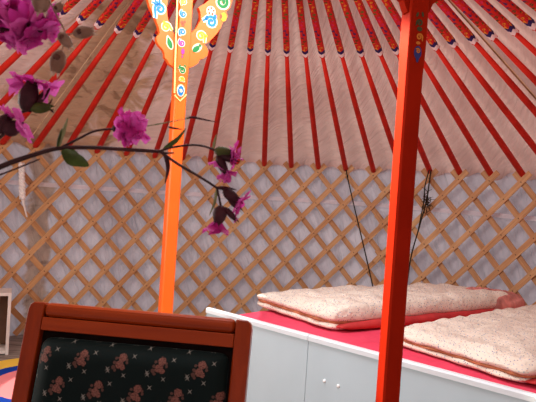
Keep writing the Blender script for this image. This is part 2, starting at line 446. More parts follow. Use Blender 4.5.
# ================================================================== ROOF POLES
def make_pole():
    root = empty('roof_pole', (0, 0, 0), 'pole', 'roof pole', 'red roof poles fanned out under the roof cloth')
    foot = Vector((0, .03, -.012)); D = Vector((0, -1, SL)).normalized(); N = Vector((0, -SL, -1)).normalized()
    N = (N - D * N.dot(D)).normalized(); X = Vector((1, 0, 0))
    L = (R - .74) / -D.y; lb = (R - RB) / -D.y; zt = math.sqrt(1)
    bm = bmesh.new()
    tube(bm, [foot + D * (lb + .0) * t for t in (0, .02, .3, .7, 1)], [.019, .0235, .0225, .0195, .0125], 10)
    link('shaft', bm, M['pole_red'], root, local=True)
    bm = bmesh.new(); uvl = bm.loops.layers.uv.verify(); rings = []
    st = [(0, .0165, .0128), (.03, .0185, .0122), (.10, .0198, .0118), (.5, .019, .0118), (1.0, .018, .0115)]
    for l, hw, hh in st:
        p = foot + D * (lb - .02 + l * (L - lb + .02) if l == 1.0 else lb - .02 + l * .6)
        rings.append((l * .6 if l < 1 else L - lb + .02, hw, [p + X * i * hw + N * j * hh for i, j in ((-.75, 1), (.75, 1), (1, .6), (1, -1), (-1, -1), (-1, .6))]))
    rv = [(v, hw, [bm.verts.new(q) for q in vs]) for v, hw, vs in rings]
    for (v0, w0, A), (v1, w1, B) in zip(rv, rv[1:]):
        for j in range(6):
            f = bm.faces.new((A[j], A[(j + 1) % 6], B[(j + 1) % 6], B[j]))
            fw = {0: (-.75, .75), 1: (.75, 1), 2: (-.9, .9), 3: (-1, 1), 4: (-.9, .9), 5: (-1, -.75)}[j]
            for lp, (uu, vv) in zip(f.loops, ((fw[0] * w0, v0), (fw[1] * w0, v0), (fw[1] * w1, v1), (fw[0] * w1, v1))): lp[uvl].uv = (uu, vv)
    bm.faces.new(rv[0][2][::-1]); bm.faces.new(rv[-1][2])
    link('painted_end', bm, M['pole_painted'], root, local=True)
    return root
ORD = ['zeroth', 'first', 'second', 'third', 'fourth', 'fifth', 'sixth', 'seventh', 'eighth', 'ninth', 'tenth', 'eleventh', 'twelfth', 'thirteenth']
def pole_label(k):
    # the orange post stands in front of the foot of pole -3, the red post in front of pole 5
    if k == -3: return 'red roof pole whose foot is hidden behind the bright orange post'
    if k == 5: return 'red roof pole whose foot is hidden behind the dark red post'
    if k < -3: return f'red roof pole with painted end, {ORD[-3 - k]} one left of the bright orange post'
    if k < 5: return f'red roof pole with painted end, {ORD[k + 3]} of seven between the two posts, from the left'
    return f'red roof pole with painted end, {ORD[k - 5]} one right of the dark red post'
proto = make_pole()
for k in range(-12, 16):
    if k == -12: o = proto
    else:
        o = proto.copy(); COL.objects.link(o)
        for ch in proto.children:
            c = ch.copy(); COL.objects.link(c); c.parent = o
    o.location = cyl(pole_a(k), R, ZT); o.rotation_euler = (0, 0, -pole_a(k) + random.uniform(-.006, .006))
    o['label'] = pole_label(k)

# ================================================================== POSTS
class Plane2:
    def __init__(s, P, n):
        s.P = P; s.n = n; s.X = Vector((-n.y, n.x, 0)); s.Z = Vector((0, 0, 1))
    def uv(s, px, py):
        r = ray(px, py); o = Vector((0, 0, H)); t = (s.P - o).dot(s.n) / r.dot(s.n); q = o + r * t
        return ((q - s.P).dot(s.X), q.z)
    def pt(s, a, b, off=0): return s.P + s.X * a + s.Z * (b - s.P.z) + s.n * off
def ribbon(bm, pl, pts, w, off, mi, th=.0012):
    """flat painted stroke along 2-D points"""
    n = len(pts); A = []; B = []
    for i, (x, y) in enumerate(pts):
        x0, y0 = pts[max(i - 1, 0)]; x1, y1 = pts[min(i + 1, n - 1)]
        d = Vector((x1 - x0, y1 - y0)); d = d.normalized() if d.length > 0 else Vector((1, 0))
        ww = w[i] if isinstance(w, list) else w
        A.append((x - d.y * ww, y + d.x * ww)); B.append((x + d.y * ww, y - d.x * ww))
    va = [bm.verts.new(pl.pt(*q, off)) for q in A]; vb = [bm.verts.new(pl.pt(*q, off)) for q in B]
    for i in range(n - 1):
        f = bm.faces.new((va[i], va[i + 1], vb[i + 1], vb[i])); f.material_index = mi
def blob(bm, pl, c, rx, ry, off, mi, rot=0, n=14, drop=0):
    vs = []
    for i in range(n):
        t = 2 * PI * i / n; x = rx * math.cos(t) * (1 - drop * max(0, math.sin(t)) ); y = ry * math.sin(t)
        vs.append(bm.verts.new(pl.pt(c[0] + x * math.cos(rot) - y * math.sin(rot), c[1] + x * math.sin(rot) + y * math.cos(rot), off)))
    bm.faces.new(vs).material_index = mi
def scroll(bm, pl, c, r, mi, wmi, rot=0, sgn=1, turns=1.35, tail=.9, outline=.35, off=.0):
    pts = []; n = 26
    for i in range(n):
        t = i / (n - 1); th = rot + sgn * t * turns * 2 * PI; q = r * (.18 + .82 * t)
        pts.append((c[0] + q * math.cos(th), c[1] + q * math.sin(th)))
    th = rot + sgn * turns * 2 * PI; dx, dy = -math.sin(th) * sgn, math.cos(th) * sgn
    for i in range(1, 5):
        pts.append((pts[n - 1][0] + dx * r * tail * i / 4 + math.cos(th) * r * .1 * i * i / 6, pts[n - 1][1] + dy * r * tail * i / 4 + math.sin(th) * r * .1 * i * i / 6))
    w = [r * .25 * (1 - .5 * max(0, (i - n) / 4)) for i in range(len(pts))]
    if wmi is not None: ribbon(bm, pl, pts, [x + r * outline * .75 for x in w], off + .0006, wmi)
    ribbon(bm, pl, pts, w, off + .0014, mi)
ORN = ['white', 'blue', 'green', 'yellow', 'pink', 'brown', 'cream', 'navy', 'dgreen', 'dyellow']
OM = [M['paint_' + x] for x in ORN]; OI = {x: i for i, x in enumerate(ORN)}
def post_shaft(root, P, n, w, zs, top, mat):
    X = Vector((-n.y, n.x, 0)); bm = bmesh.new(); rings = []
    prof = [(0, w * .5, .006), (zs - .06, w * .5, .006), (zs + .02, w * .525, .003), (top, w * .525, .003)]
    for z, h, c in prof:
        rings.append([bm.verts.new(P + Vector((0, 0, z)) + X * a + n * b) for a, b in
                      ((-h + c, h), (h - c, h), (h, h - c), (h, -h + c), (h - c, -h), (-h + c, -h), (-h, -h + c), (-h, h - c))])
    for A, B in zip(rings, rings[1:]):
        for j in range(8): bm.faces.new((A[j], A[(j + 1) % 8], B[(j + 1) % 8], B[j]))
    bm.faces.new(rings[0][::-1]); bm.faces.new(rings[-1])
    link('shaft', bm, mat, root)
TOPZ = ZT + SL * (R - .735) - .03
# --- left, bright post
P = Vector((-.1690 * 2.85, 2.85, 0)); n = Vector((math.sin(math.radians(27)), -math.cos(math.radians(27)), 0)); W = .062
root = empty('support_post', P, 'bright orange wooden post with carved painted wing brackets, behind the chair', 'post')
zs = at(176, 72, 2.83).z
post_shaft(root, P, n, W, zs, TOPZ, M['post_paint_lit'])
face = Plane2(P + n * (W * .525), n)
wing = Plane2(P + n * .016, n)
shoulder = wing.uv(232, 0)
for side, px in (('L', [(175, 68), (173, 66.5), (169.5, 64), (167.5, 60.5), (164.5, 57), (164.6, 53), (163, 49.5), (158.8, 45), (156.6, 41), (156.4, 37), (159.8, 33), (159, 28), (156, 20), (152.5, 12), (149.5, 6), (148, 0), (145, -6), (146, -12), (138, -24), (126, -34), (112, -46),
                        (150, -52), (158, -40), (164, -28), (168, -12), (168, 0), (166.8, 7.5), (167.6, 17), (170.2, 27), (175, 35.5), (178, 40), (178, 68)]),
                 ('R', [(190, 67.5), (194, 66), (198.4, 63), (199.6, 59.5), (203.5, 58.6), (207.4, 55.5), (208.4, 51.5), (207, 47.5), (204.2, 44.5), (210, 41), (217, 33.5), (221, 27.5), (222.6, 22.5), (226, 20.5), (227.6, 16), (226.4, 11.5), (230, 8), (232.2, 1), (233, -8), (240, -18), (252, -28), (268, -38),
                        (226, -54), (218, -36), (216, -16), (211.5, -2), (205, 3.5), (198.6, 7.2), (200.4, 12), (200.8, 20), (196.5, 28), (190.4, 33.5), (186, 37), (186, 67.5)])):
    poly = [wing.uv(*q) for q in px]
    poly = [(a, min(b, TOPZ)) for a, b in poly]
    bm = bmesh.new(); prism(bm, poly, .032, wing.pt(0, 0), wing.X, Vector((0, 0, 1)), n)
    wb = link('wing_bracket', bm, M['post_paint_lit'], root)
    bm = bmesh.new()
    u = lambda x, y: wing.uv(x, y)
    k = 2.85 / F_PX
    if side == 'L':
        scroll(bm, wing, u(160, 9), 5.2 * k, OI['blue'], 0, rot=1.2, sgn=1, tail=1.6)
        scroll(bm, wing, u(157, 1), 3.6 * k, OI['blue'], 0, rot=0, sgn=-1)
        scroll(bm, wing, u(166, 27), 4.0 * k, OI['yellow'], 0, rot=2.6, sgn=-1, tail=1.1)
        blob(bm, wing, u(164, 22), 1.4 * k, 1.4 * k, .0014, OI['yellow'])
        blob(bm, wing, u(169.5, 42.5), 3.6 * k, 7.2 * k, .0006, OI['white'], rot=.38, drop=.5)
        blob(bm, wing, u(169.5, 42.8), 2.4 * k, 5.8 * k, .0014, OI['green'], rot=.38, drop=.5)
        scroll(bm, wing, u(152, -8), 5 * k, OI['green'], 0, rot=1)
        ol = [u(*q) for q in px[7:13]]
    else:
        scroll(bm, wing, u(222, 2), 6.4 * k, OI['green'], 0, rot=-1, sgn=1, tail=.6)
        blob(bm, wing, u(211, 11), 5 * k, 5 * k, .0006, OI['white']); 
        for q in range(5): blob(bm, wing, (u(211, 11)[0] + 2.9 * k * math.cos(q * 1.257 + .3), u(211, 11)[1] + 2.9 * k * math.sin(q * 1.257 + .3)), 1.1 * k, 1.1 * k, .0014, OI['brown'])
        scroll(bm, wing, u(211, 22), 5.6 * k, OI['blue'], 0, rot=.3, sgn=1, tail=1.0)
        blob(bm, wing, u(206.5, 18), 1.7 * k, 2.3 * k, .0014, OI['blue']); blob(bm, wing, u(215, 17), 2 * k, 2.6 * k, .0014, OI['blue'])
        scroll(bm, wing, u(201, 36), 4.3 * k, OI['yellow'], 0, rot=2.0, sgn=-1, tail=1.2)
        blob(bm, wing, u(206, 36), 1.6 * k, 1.6 * k, .0014, OI['yellow'])
        blob(bm, wing, u(197, 48), 6 * k, 4 * k, .0006, OI['white'], rot=.7); blob(bm, wing, u(196, 49), 4.6 * k, 2.6 * k, .0014, OI['green'], rot=.75); blob(bm, wing, u(200, 45.5), 1.6 * k, 1.5 * k, .0014, OI['green'])
        blob(bm, wing, u(223.5, 17), 3.2 * k, 4.6 * k, .0016, OI['yellow']); blob(bm, wing, u(221, 16.5), 1.3 * k, 2.2 * k, .0022, OI['brown'])
    link('painted_scrollwork', bm, OM, wb)
bm = bmesh.new(); u = face.uv; k = 2.8 / F_PX
line = [u(178.2, -30), u(177.4, 0), u(175.3, 60), u(174.4, 93)]
ribbon(bm, face, line, .8 * k, .0008, OI['cream'])
line = [u(190.5, -30), u(189.6, 0), u(188.2, 55)]
cxs = lambda y: (183.8 - (y * .047))
for y, c, r_, sg in ((2, 'yellow', 3.0, 1), (14, 'blue', 3.2, -1), (32, 'blue', 3.4, 1), (43, 'pink', 3.2, -1)):
    scroll(bm, face, u(cxs(y), y), r_ * k, OI[c], 0, rot=1.5 * sg, sgn=sg, tail=.8, outline=.3)
for q in ((182.0, 22.5, 1.6), (184.6, 22, 1.2), (183, 25, 1.4)): blob(bm, face, u(q[0], q[1]), q[2] * k, q[2] * 1.1 * k, .0014, OI['brown'])
blob(bm, face, u(182.8, 51.5), 1.8 * k, 3 * k, .0014, OI['pink']); blob(bm, face, u(182.2, 56.5), .7 * k, 1.6 * k, .0014, OI['pink'])
scroll(bm, face, u(182.2, 70.5), 3.1 * k, OI['green'], 0, rot=0, sgn=1, tail=.9, outline=.25)
for dx in (-2.6, 2.6): blob(bm, face, u(182.4 + dx, 66), 1 * k, 1.8 * k, .0014, OI['green'], rot=dx * .2)
scroll(bm, face, u(181.4, 79.5), 2.6 * k, OI['yellow'], 0, rot=2, sgn=-1, tail=.8, outline=.25)
blob(bm, face, u(180.8, 90.5), 4.2 * k, 6.2 * k, .0006, OI['white'], drop=-.1); blob(bm, face, u(180.8, 90.8), 3.1 * k, 5 * k, .0012, OI['blue']); scroll(bm, face, u(180.8, 91), 1.7 * k, OI['white'], None, sgn=1, off=.0006, tail=.4)
ribbon(bm, face, [u(174.6, 95), u(180.2, 101), u(186.4, 94.5)], .7 * k, .0008, OI['cream'])
link('painted_scrollwork', bm, OM, root)
# --- right, shaded post
DR = 1.76
P = Vector((.2358 * DR, DR, 0)); n = Vector((math.sin(math.radians(15)), -math.cos(math.radians(15)), 0)); W = .0575
root = empty('support_post', P, 'dark red wooden post with a lit orange edge, in front of the bed', 'post')
zs = at(404, 57, DR).z
post_shaft(root, P, n, W, zs, TOPZ, M['post_paint_shaded'])
face = Plane2(P + n * (W * .525), n); u = face.uv; k = 1.73 / F_PX
wing = Plane2(P + n * .016, n)
zb = at(415, 13, DR).z
for sgn in (-1, 1):
    poly = [(0, zb - .005), (sgn * .034, zb - .005), (sgn * .042, zb + .01), (sgn * .050, zb + .03), (sgn * .085, zb + .055), (sgn * .10, zb + .085), (sgn * .16, zb + .15), (sgn * .26, zb + .30), (sgn * .38, TOPZ), (sgn * .1, TOPZ), (0, TOPZ)]
    if sgn < 0: poly = poly[::-1]
    bm = bmesh.new(); prism(bm, poly, .032, wing.pt(0, 0), wing.X, Vector((0, 0, 1)), n)
    link('wing_bracket', bm, M['post_paint_shaded'], root)
bm = bmesh.new()
scroll(bm, face, u(419.6, 23), 3.4 * k, OI['dgreen'], None, rot=1, sgn=1, tail=.9)
for dx in (-2.6, 2.6): blob(bm, face, u(420 + dx, 14.5), 1.2 * k, 2.6 * k, .0014, OI['dgreen'], rot=dx * .12)
blob(bm, face, u(419.5, 29), 3 * k, 2.4 * k, .0009, OI['dgreen'])
scroll(bm, face, u(419.3, 37), 3.4 * k, OI['dyellow'], None, rot=2, sgn=-1, tail=.9)
blob(bm, face, u(418, 43), 2.4 * k, 1.6 * k, .0012, OI['dyellow'])
blob(bm, face, u(417.6, 52.5), 4.2 * k, 6.6 * k, .0010, OI['navy'], rot=0); blob(bm, face, u(417.2, 59), 1.6 * k, 3.6 * k, .0011, OI['navy'])
scroll(bm, face, u(417.8, 51), 2.4 * k, OI['dyellow'], None, sgn=1, off=.0004, tail=.4)
link('painted_scrollwork', bm, OM, root)

# ================================================================== BED
O = Vector((-.307, 3.213, 0)); D = Vector((.76869, -.63963, 0)); N = Vector((.63963, .76869, 0)); UZ = Vector((0, 0, 1))
BZ, BL, BWD = .635, 2.12, 1.82
def bed(a, p, z): return O + D * a + N * p + UZ * z
root = empty('bed', bed(BL / 2, BWD / 2, 0), 'wide bed boxed in white boards, right of the chair', 'bed')
seam_a = .716
for a0, a1 in ((0, seam_a - .0012), (seam_a + .0012, BL)):
    bm = bmesh.new(); box(bm, bed((a0 + a1) / 2, .009, (BZ - .03) / 2 + .005), a1 - a0, .018, BZ - .04, D, N, UZ)
    link('front_panel', bm, M['board'], root, bevel=.001)
    bm = bmesh.new(); pts = [bed(a0 + (a1 - a0) * i / 12, .006, BZ - .012) for i in range(13)]
    c = len(pts); rg = []
    for q in pts:
        rg.append([bm.verts.new(q - N * .0 + N * x + UZ * z) for x, z in ((-.014, -.016), (-.014, .004), (-.008, .012), (.012, .012), (.018, .004), (.018, -.016))])
    for A, B in zip(rg, rg[1:]):
        for j in range(6): bm.faces.new((A[j], A[(j + 1) % 6], B[(j + 1) % 6], B[j]))
    bm.faces.new(rg[0][::-1]); bm.faces.new(rg[-1]); link('top_lip', bm, M['board_lip'], root)
for px, py in ((324.6, 381), (338.4, 386)):
    pl = Plane2(bed(0, 0, 0), -N); a, z = pl.uv(px, py); c = pl.pt(a, z)
    bm = bmesh.new(); rgs = []
    for h, rr in ((0, .0085), (.004, .008), (.006, .005)):
        rgs.append([bm.verts.new(c - N * h + D * rr * math.cos(t * PI / 8) + UZ * rr * math.sin(t * PI / 8)) for t in range(16)])
    for A, B in zip(rgs, rgs[1:]):
        for t in range(16): bm.faces.new((A[t], A[(t + 1) % 16], B[(t + 1) % 16], B[t]))
    bm.faces.new(rgs[-1]); link('screw_cap', bm, M['cap'], root, smooth=True)
bm = bmesh.new(); box(bm, bed(.16, BWD / 2 + .02, .22), .018, BWD - .03, .42, D, N, UZ); link('end_board', bm, M['board'], root)
bm = bmesh.new(); box(bm, bed(BL - .012, BWD / 2 + .02, .22), .018, BWD - .03, .42, D, N, UZ); link('end_board', bm, M['board'], root)
bm = bmesh.new(); box(bm, bed(BL / 2 + .08, BWD - .0, .22), BL - .16, .018, .42, D, N, UZ); link('back_board', bm, M['board'], root)
bm = bmesh.new(); box(bm, bed(BL / 2 + .08, BWD / 2 + .01, .42), BL - .2, BWD - .05, .02, D, N, UZ); link('base_board', bm, M['board'], root)
# mattress under a red sheet
bm = bmesh.new(); na, nb = 56, 44; g = []
for i in range(na + 1):
    row = []
    for j in range(nb + 1):
        t, s = i / na, j / nb
        a = (.135 + s * .20) * (1 - t) + (BL - .03) * t; p = .026 + (BWD - .05) * s
        e = min(t, 1 - t, .06) / .06; e2 = min(s * 1.0, 1 - s, .05) / .05
        z = .625 - .02 * (1 - math.sqrt(max(0, 1 - (1 - e) ** 2))) - .012 * (1 - math.sqrt(max(0, 1 - (1 - e2) ** 2)))
        z += noise.noise(Vector((a * 5, p * 4, 0))) * .006
        row.append(bm.verts.new(bed(a, p, z)))
    g.append(row)
for i in range(na):
    for j in range(nb): bm.faces.new((g[i][j], g[i + 1][j], g[i + 1][j + 1], g[i][j + 1]))
edge = [g[i][0] for i in range(na + 1)] + [g[na][j] for j in range(1, nb + 1)] + [g[i][nb] for i in range(na - 1, -1, -1)] + [g[0][j] for j in range(nb - 1, 0, -1)]
low = [bm.verts.new(Vector((v.co.x, v.co.y, .431))) for v in edge]
for i in range(len(edge)): bm.faces.new((edge[i], edge[(i + 1) % len(edge)], low[(i + 1) % len(edge)], low[i]))
bm.faces.new(low)
prop(link('mattress', bm, M['sheet'], smooth=True), 'thick mattress under a red fitted sheet, inside the white bed boards', 'mattress')

# ================================================================== DUVETS
def puff(C0, ex, ey, wx, wy, z0, th, dome, seed, amp, nx=44, ny=70, exps=5., pleat=0, tilt=0):
    """soft slab: closed shell over a rounded rectangle; C0 = its near left corner, ex/ey its axes"""
    bm = bmesh.new(); top, bot = [], []
    for i in range(nx + 1):
        rt, rb_ = [], []
        for j in range(ny + 1):
            # denser near the rim
            s = -math.cos(PI * i / nx); t = -math.cos(PI * j / ny)
            sx = s * (1 + .0 * t); q = max(abs(s), abs(t)); 
            # squash the corners
            f = (abs(s) ** exps + abs(t) ** exps) ** (1 / exps)
            k = q / f if f > 1e-6 else 1
            x, y = s * k, t * k
            edge = 1 - min(1, (abs(x) ** exps + abs(y) ** exps) ** (1 / exps))
            dist = edge * min(wx, wy) / 2
            prof = math.sqrt(max(0, 1 - (1 - min(1, dist / (th * .55))) ** 2))
            wob = noise.noise(Vector((x * 3.3 * wx / .7, y * 3.3 * wy / .7, seed))) * amp + noise.noise(Vector((x * 9, y * 9 * wy / wx, seed + 4))) * amp * .4
            out = 1 + noise.noise(Vector((x * 4, y * 6, seed + 9))) * .02
            P_ = C0 + ex * (wx / 2 * (1 + x * out)) + ey * (wy / 2 * (1 + y * out))
            mid = z0 + th * .42 + noise.noise(Vector((x * 2.5, y * 4, seed + 2))) * amp * .7
            dm = dome * (1 - x * x) * (1 - y ** 4) + tilt * x
            pl = pleat * math.sin(x * 26 + y * 4) * (1 - abs(y)) if pleat else 0
            zt_ = mid + (z0 + th - mid + dm + wob) * prof + pl * prof
            zb_ = mid - (mid - z0) * prof
            rt.append(bm.verts.new(P_ + UZ * zt_)); rb_.append(bm.verts.new(P_ + UZ * min(zb_, zt_)))
        top.append(rt); bot.append(rb_)
    for i in range(nx):
        for j in range(ny):
            bm.faces.new((top[i][j], top[i + 1][j], top[i + 1][j + 1], top[i][j + 1]))
            bm.faces.new((bot[i][j + 1], bot[i + 1][j + 1], bot[i + 1][j], bot[i][j]))
    bmesh.ops.remove_doubles(bm, verts=bm.verts, dist=.0004)
    for f in bm.faces: f.smooth = True
    return bm
def duvet(near_left, near_right, far_right, label, seed, th=.17, dome=.03, tilt=0, cut=1.0):
    A = bed(near_left[0], near_left[1], 0); B = bed(near_right[0], near_right[1], 0); Cc = bed(far_right[0], far_right[1], 0)
    ex = (B - A).normalized(); wx = (B - A).length; ey = (Cc - B).normalized(); length = (Cc - B).length
    root = empty('folded_duvet', A + ex * wx / 2 + ey * length / 2 + UZ * .63, label, 'duvet', 'folded duvets on the bed')
    z0 = .631
    link('lower_fold', puff(A, ex, ey, wx - .012, (length - .03) * cut, z0, th * .42, 0, seed, .010, exps=14), M['duvet'], root)
    link('fold_lining', puff(A + ex * .004 + ey * .003, ex, ey, wx - .012, (length - .05) * cut, z0 + th * .28, th * .26, 0, seed + 20, .012, exps=14), M['duvet_fold'], root)
    link('upper_fold', puff(A + ex * .0 - ey * .004, ex, ey, wx, length * cut, z0 + th * .34, th * .66, dome, seed + 3, .022, exps=13, tilt=tilt), M['duvet'], root)
    return root, A, ex, ey, wx, z0, length
r1, A, ex, ey, wx, z0, ln = duvet((.085, .285), (.76, .15), (1.27, 1.72), 'folded speckled cream duvet at the far end of the bed, against the lattice', 2.0, th=.105, dome=.028, tilt=.026, cut=.93)
link('red_reverse', puff(A + ex * (wx - .12) + ey * .04, ex, ey, .142, ln - .12, z0 - .001, .052, 0, 31, .006, exps=8), M['duvet_red'], r1)
link('open_end', puff(A + ex * .37 + ey * ln * .76, ex, ey, wx - .355, ln * .235, z0 + .004, .108, .016, 37, .012, exps=5, pleat=.012), M['duvet_end'], r1)
r2, A, ex, ey, wx, z0, ln = duvet((1.05, .20), (1.725, .07), (2.02, 1.60), 'folded speckled cream duvet nearest the front edge of the bed, behind the red post', 11.0, th=.086, dome=.012)
link('red_reverse', puff(A + ex * (wx - .1) + ey * .02, ex, ey, .118, ln - .1, z0 - .001, .04, 0, 33, .006, exps=8), M['duvet_red'], r2)

# ================================================================== CHAIR
yaw, tilt = .0922, .2656
r_ = Vector((math.cos(yaw), -math.sin(yaw), 0))
TL = Vector((-.494, 1.2, H - .272)); WCH = .480
mid = TL + r_ * WCH / 2
chair = empty('dining_chair', (mid.x, mid.y, 0), 'reddish wooden dining chair with black rose-patterned padded back, in the foreground', 'chair', rz=-yaw)
ZTOP = mid.z; ct, st_ = math.cos(tilt), math.sin(tilt)
BX = Vector((1, 0, 0)); BU = Vector((0, st_, ct)); BN = Vector((0, -ct, st_))   # back-plane axes; BN faces the sitter
T0 = Vector((0, 0, ZTOP))
def bp(x, d, off=0): return T0 + BX * x - BU * d + BN * off                     # point on the back plane, d below the top edge
HW = WCH / 2; SW = .034
def back_prism(poly, depth, name, mat, off=0, bev=.006):
    bm = bmesh.new(); prism(bm, [(a, -b) for a, b in poly], depth, T0 + BN * off, BX, BU, BN)
    return link(name, bm, mat, chair, local=True, bevel=bev)
DB = .62
for s in (-1, 1):
    back_prism([(s * (HW - SW), 0), (s * (HW - .012), 0.001), (s * (HW - .003), .006), (s * HW, .018), (s * HW, DB), (s * (HW - SW), DB)][::s], .034, 'back_stile', M['chair_stile'])
back_prism([(-HW + SW + .0005, .0), (HW - SW - .0005, .0), (HW - SW - .0005, .030), (-HW + SW + .0005, .030)], .030, 'top_rail', M['chair_wood'], off=-.001, bev=.011)
back_prism([(-HW + SW + .0005, .0306), (HW - SW - .0005, .0306), (HW - SW - .0005, .058), (-HW + SW + .0005, .058)], .026, 'lower_top_rail', M['chair_wood'], off=-.002, bev=.002)
back_prism([(-HW + SW, .44), (HW - SW, .44), (HW - SW, .49), (-HW + SW, .49)], .028, 'bottom_rail', M['chair_wood'], off=-.002)
back_prism([(-HW + SW, .012), (HW - SW, .012), (HW - SW, .445), (-HW + SW, .445)], .006, 'back_board', M['dark'], off=-.020, bev=0)
# padded back
bm = bmesh.new(); uvl = bm.loops.layers.uv.verify(); x0, x1, d0, d1 = -HW + SW + .007, HW - SW - .007, .070, .435; g = []; nx, nd = 60, 56
for i in range(nx + 1):
    row = []
    for j in range(nd + 1):
        s, t = -math.cos(PI * i / nx), -math.cos(PI * j / nd); ee = 22
        f = (abs(s) ** ee + abs(t) ** ee) ** (1 / ee); q = max(abs(s), abs(t)); k = q / f if f > 1e-6 else 1
        x, y = s * k, t * k
        X_, D_ = (x0 + x1) / 2 + x * (x1 - x0) / 2, (d0 + d1) / 2 + y * (d1 - d0) / 2
        ds = (1 - (abs(x) ** ee + abs(y) ** ee) ** (1 / ee)) * .17
        pr = math.sqrt(max(0, 1 - (1 - min(1, max(0, ds) / .040)) ** 2))
        off = -.018 + .044 * pr + .006 * (1 - x * x) * (1 - y * y)
        v = bm.verts.new(bp(X_, D_, off)); row.append((v, X_, D_))
    g.append(row)
for i in range(nx):
    for j in range(nd):
        q = (g[i][j], g[i + 1][j], g[i + 1][j + 1], g[i][j + 1])
        f = bm.faces.new([z[0] for z in q]); f.smooth = True
        for lp, z in zip(f.loops, q): lp[uvl].uv = (z[1] + .5, -z[2] + 1)
link('back_cushion', bm, M['rose_fabric'], chair, local=True, smooth=True)
# seat and legs (low in front of the lens)
zs_ = .47; ysb = -(ZTOP - zs_) * math.tan(tilt)
bm = bmesh.new(); box(bm, (0, ysb - .215, zs_ - .045), .46, .43, .05); link('seat_frame', bm, M['chair_wood'], chair, local=True, bevel=.006)
bm = puff(Vector((-.225, ysb - .42, 0)), Vector((1, 0, 0)), Vector((0, 1, 0)), .45, .40, zs_ - .021, .055, .015, 50, .002, 24, 24, 7)
uvl = bm.loops.layers.uv.verify()
for f in bm.faces:
    for lp in f.loops: lp[uvl].uv = (lp.vert.co.x, lp.vert.co.y)
link('seat', bm, M['rose_fabric'], chair, local=True)
for s in (-1, 1):
    for yy, zt2 in ((ysb - .40, zs_ - .06), (ysb + .0, zs_)):
        bm = bmesh.new(); a = Vector((s * .205, yy, zt2)); b = Vector((s * .21, yy + (.06 if yy > ysb - .1 else 0), 0)); rg = []
        for p_, h in ((a, .018), (b, .013)): rg.append([bm.verts.new(p_ + Vector((i * h, j * h, 0))) for i, j in ((-1, -1), (1, -1), (1, 1), (-1, 1))])
        for j in range(4): bm.faces.new((rg[0][j], rg[0][(j + 1) % 4], rg[1][(j + 1) % 4], rg[1][j]))
        bm.faces.new(rg[0]); bm.faces.new(rg[1][::-1]); link('leg', bm, M['chair_stile'], chair, local=True, bevel=.003)

# ================================================================== CRATE AND RUG
cf = at_z(8.3, 355, 0); U = Vector((-.91, -.41, 0)).normalized(); V = Vector((-.17, -.985, 0)).normalized() * -1
V = Vector((U.y, -U.x, 0)); V = V if V.y > 0 else -V
CW, CD, CH, tk = .28, .19, .455, .022
def cb(a, d, z): return cf + U * a + V * d + UZ * z
crate = empty('white_crate', cb(CW / 2, CD / 2, 0), 'open white wooden crate standing on the floor beside the chair, against the lattice', 'crate')
for nm, c, sx, sy, sz, mt in (('side_panel', (tk / 2, CD / 2, CH / 2), tk, CD, CH, 'crate'), ('side_panel', (CW - tk / 2, CD / 2, CH / 2), tk, CD, CH, 'crate'),
                           ('top_panel', (CW / 2, CD / 2, CH - tk / 2), CW - 2 * tk - .001, CD, tk, 'crate'), ('bottom_panel', (CW / 2, CD / 2, tk / 2 + .01), CW - 2 * tk - .001, CD, tk, 'crate'),
                           ('back_panel', (CW / 2, CD - .005, CH / 2), CW - 2 * tk - .002, .008, CH - 2 * tk - .012, 'crate_in'), ('divider', (.085, CD / 2 + .02, CH / 2), .014, CD - .06, CH - 2 * tk - .012, 'crate')):
    bm = bmesh.new(); box(bm, cb(*c), sx, sy, sz, U, V, UZ); link(nm, bm, M[mt], crate, bevel=.002)
bm = bmesh.new(); rc = Vector((-1.36, 3.56, 0)); N_ = 72
lo = [bm.verts.new((.56 * math.cos(2 * PI * i / N_), .56 * math.sin(2 * PI * i / N_), .001)) for i in range(N_)]
hi = [bm.verts.new((.555 * math.cos(2 * PI * i / N_), .555 * math.sin(2 * PI * i / N_), .013)) for i in range(N_)]
for i in range(N_): bm.faces.new((lo[i], lo[(i + 1) % N_], hi[(i + 1) % N_], hi[i]))
bm.faces.new(hi); bm.faces.new(lo[::-1])
rug = link('round_rug', bm, M['rug']); rug.location = rc
prop(rug, 'round rug with yellow rim, blue ring and pink middle, on the floor behind the chair', 'rug')

# ================================================================== CORDS AND ROPE
bm = bmesh.new(); tube(bm, smooth_path([at_r(346, 169, 2.885), at_r(349, 184, 2.88), at_r(356, 214, 2.86), at_r(365, 252, 2.84), at_r(375, 296, 2.80)]), .0055, 6)
prop(link('hanging_cord', bm, M['cord'], smooth=True), 'thin plain dark cord hanging down the lattice between the two posts', 'cord')
cordroot = empty('knotted_cord', at_r(408, 290, 2.790), 'dark doubled cord with a hairy knot, hanging on the lattice right of the red post', 'cord')
bm = bmesh.new()
tube(bm, smooth_path([at_r(431, 170, 2.815), at_r(429, 184, 2.815), at_r(426.5, 201, 2.810), at_r(419, 228, 2.815), at_r(411, 257, 2.810), at_r(406, 292, 2.790)]), .006, 6)
tube(bm, smooth_path([at_r(429, 170, 2.815), at_r(425, 186, 2.810), at_r(424, 200, 2.805), at_r(421, 216, 2.810), at_r(417, 236, 2.815)]), .005, 6)
link('cord', bm, M['cord'], cordroot, smooth=True)
bm = bmesh.new(); c0 = at_r(426.5, 200, 2.795)
for i in range(46):
    d = Vector((random.gauss(0, 1), random.gauss(0, .5), random.gauss(-.2, 1.6))).normalized() * random.uniform(.03, .07)
    s = c0 + Vector((random.gauss(0, .012), random.gauss(0, .006), random.gauss(0, .03)))
    tube(bm, smooth_path([s, s + d * .5 + Vector((random.gauss(0, .01), 0, random.gauss(0, .01))), s + d], 4), [.003, .0025, .001], 4)
link('hair_knot', bm, M['hair'], cordroot)
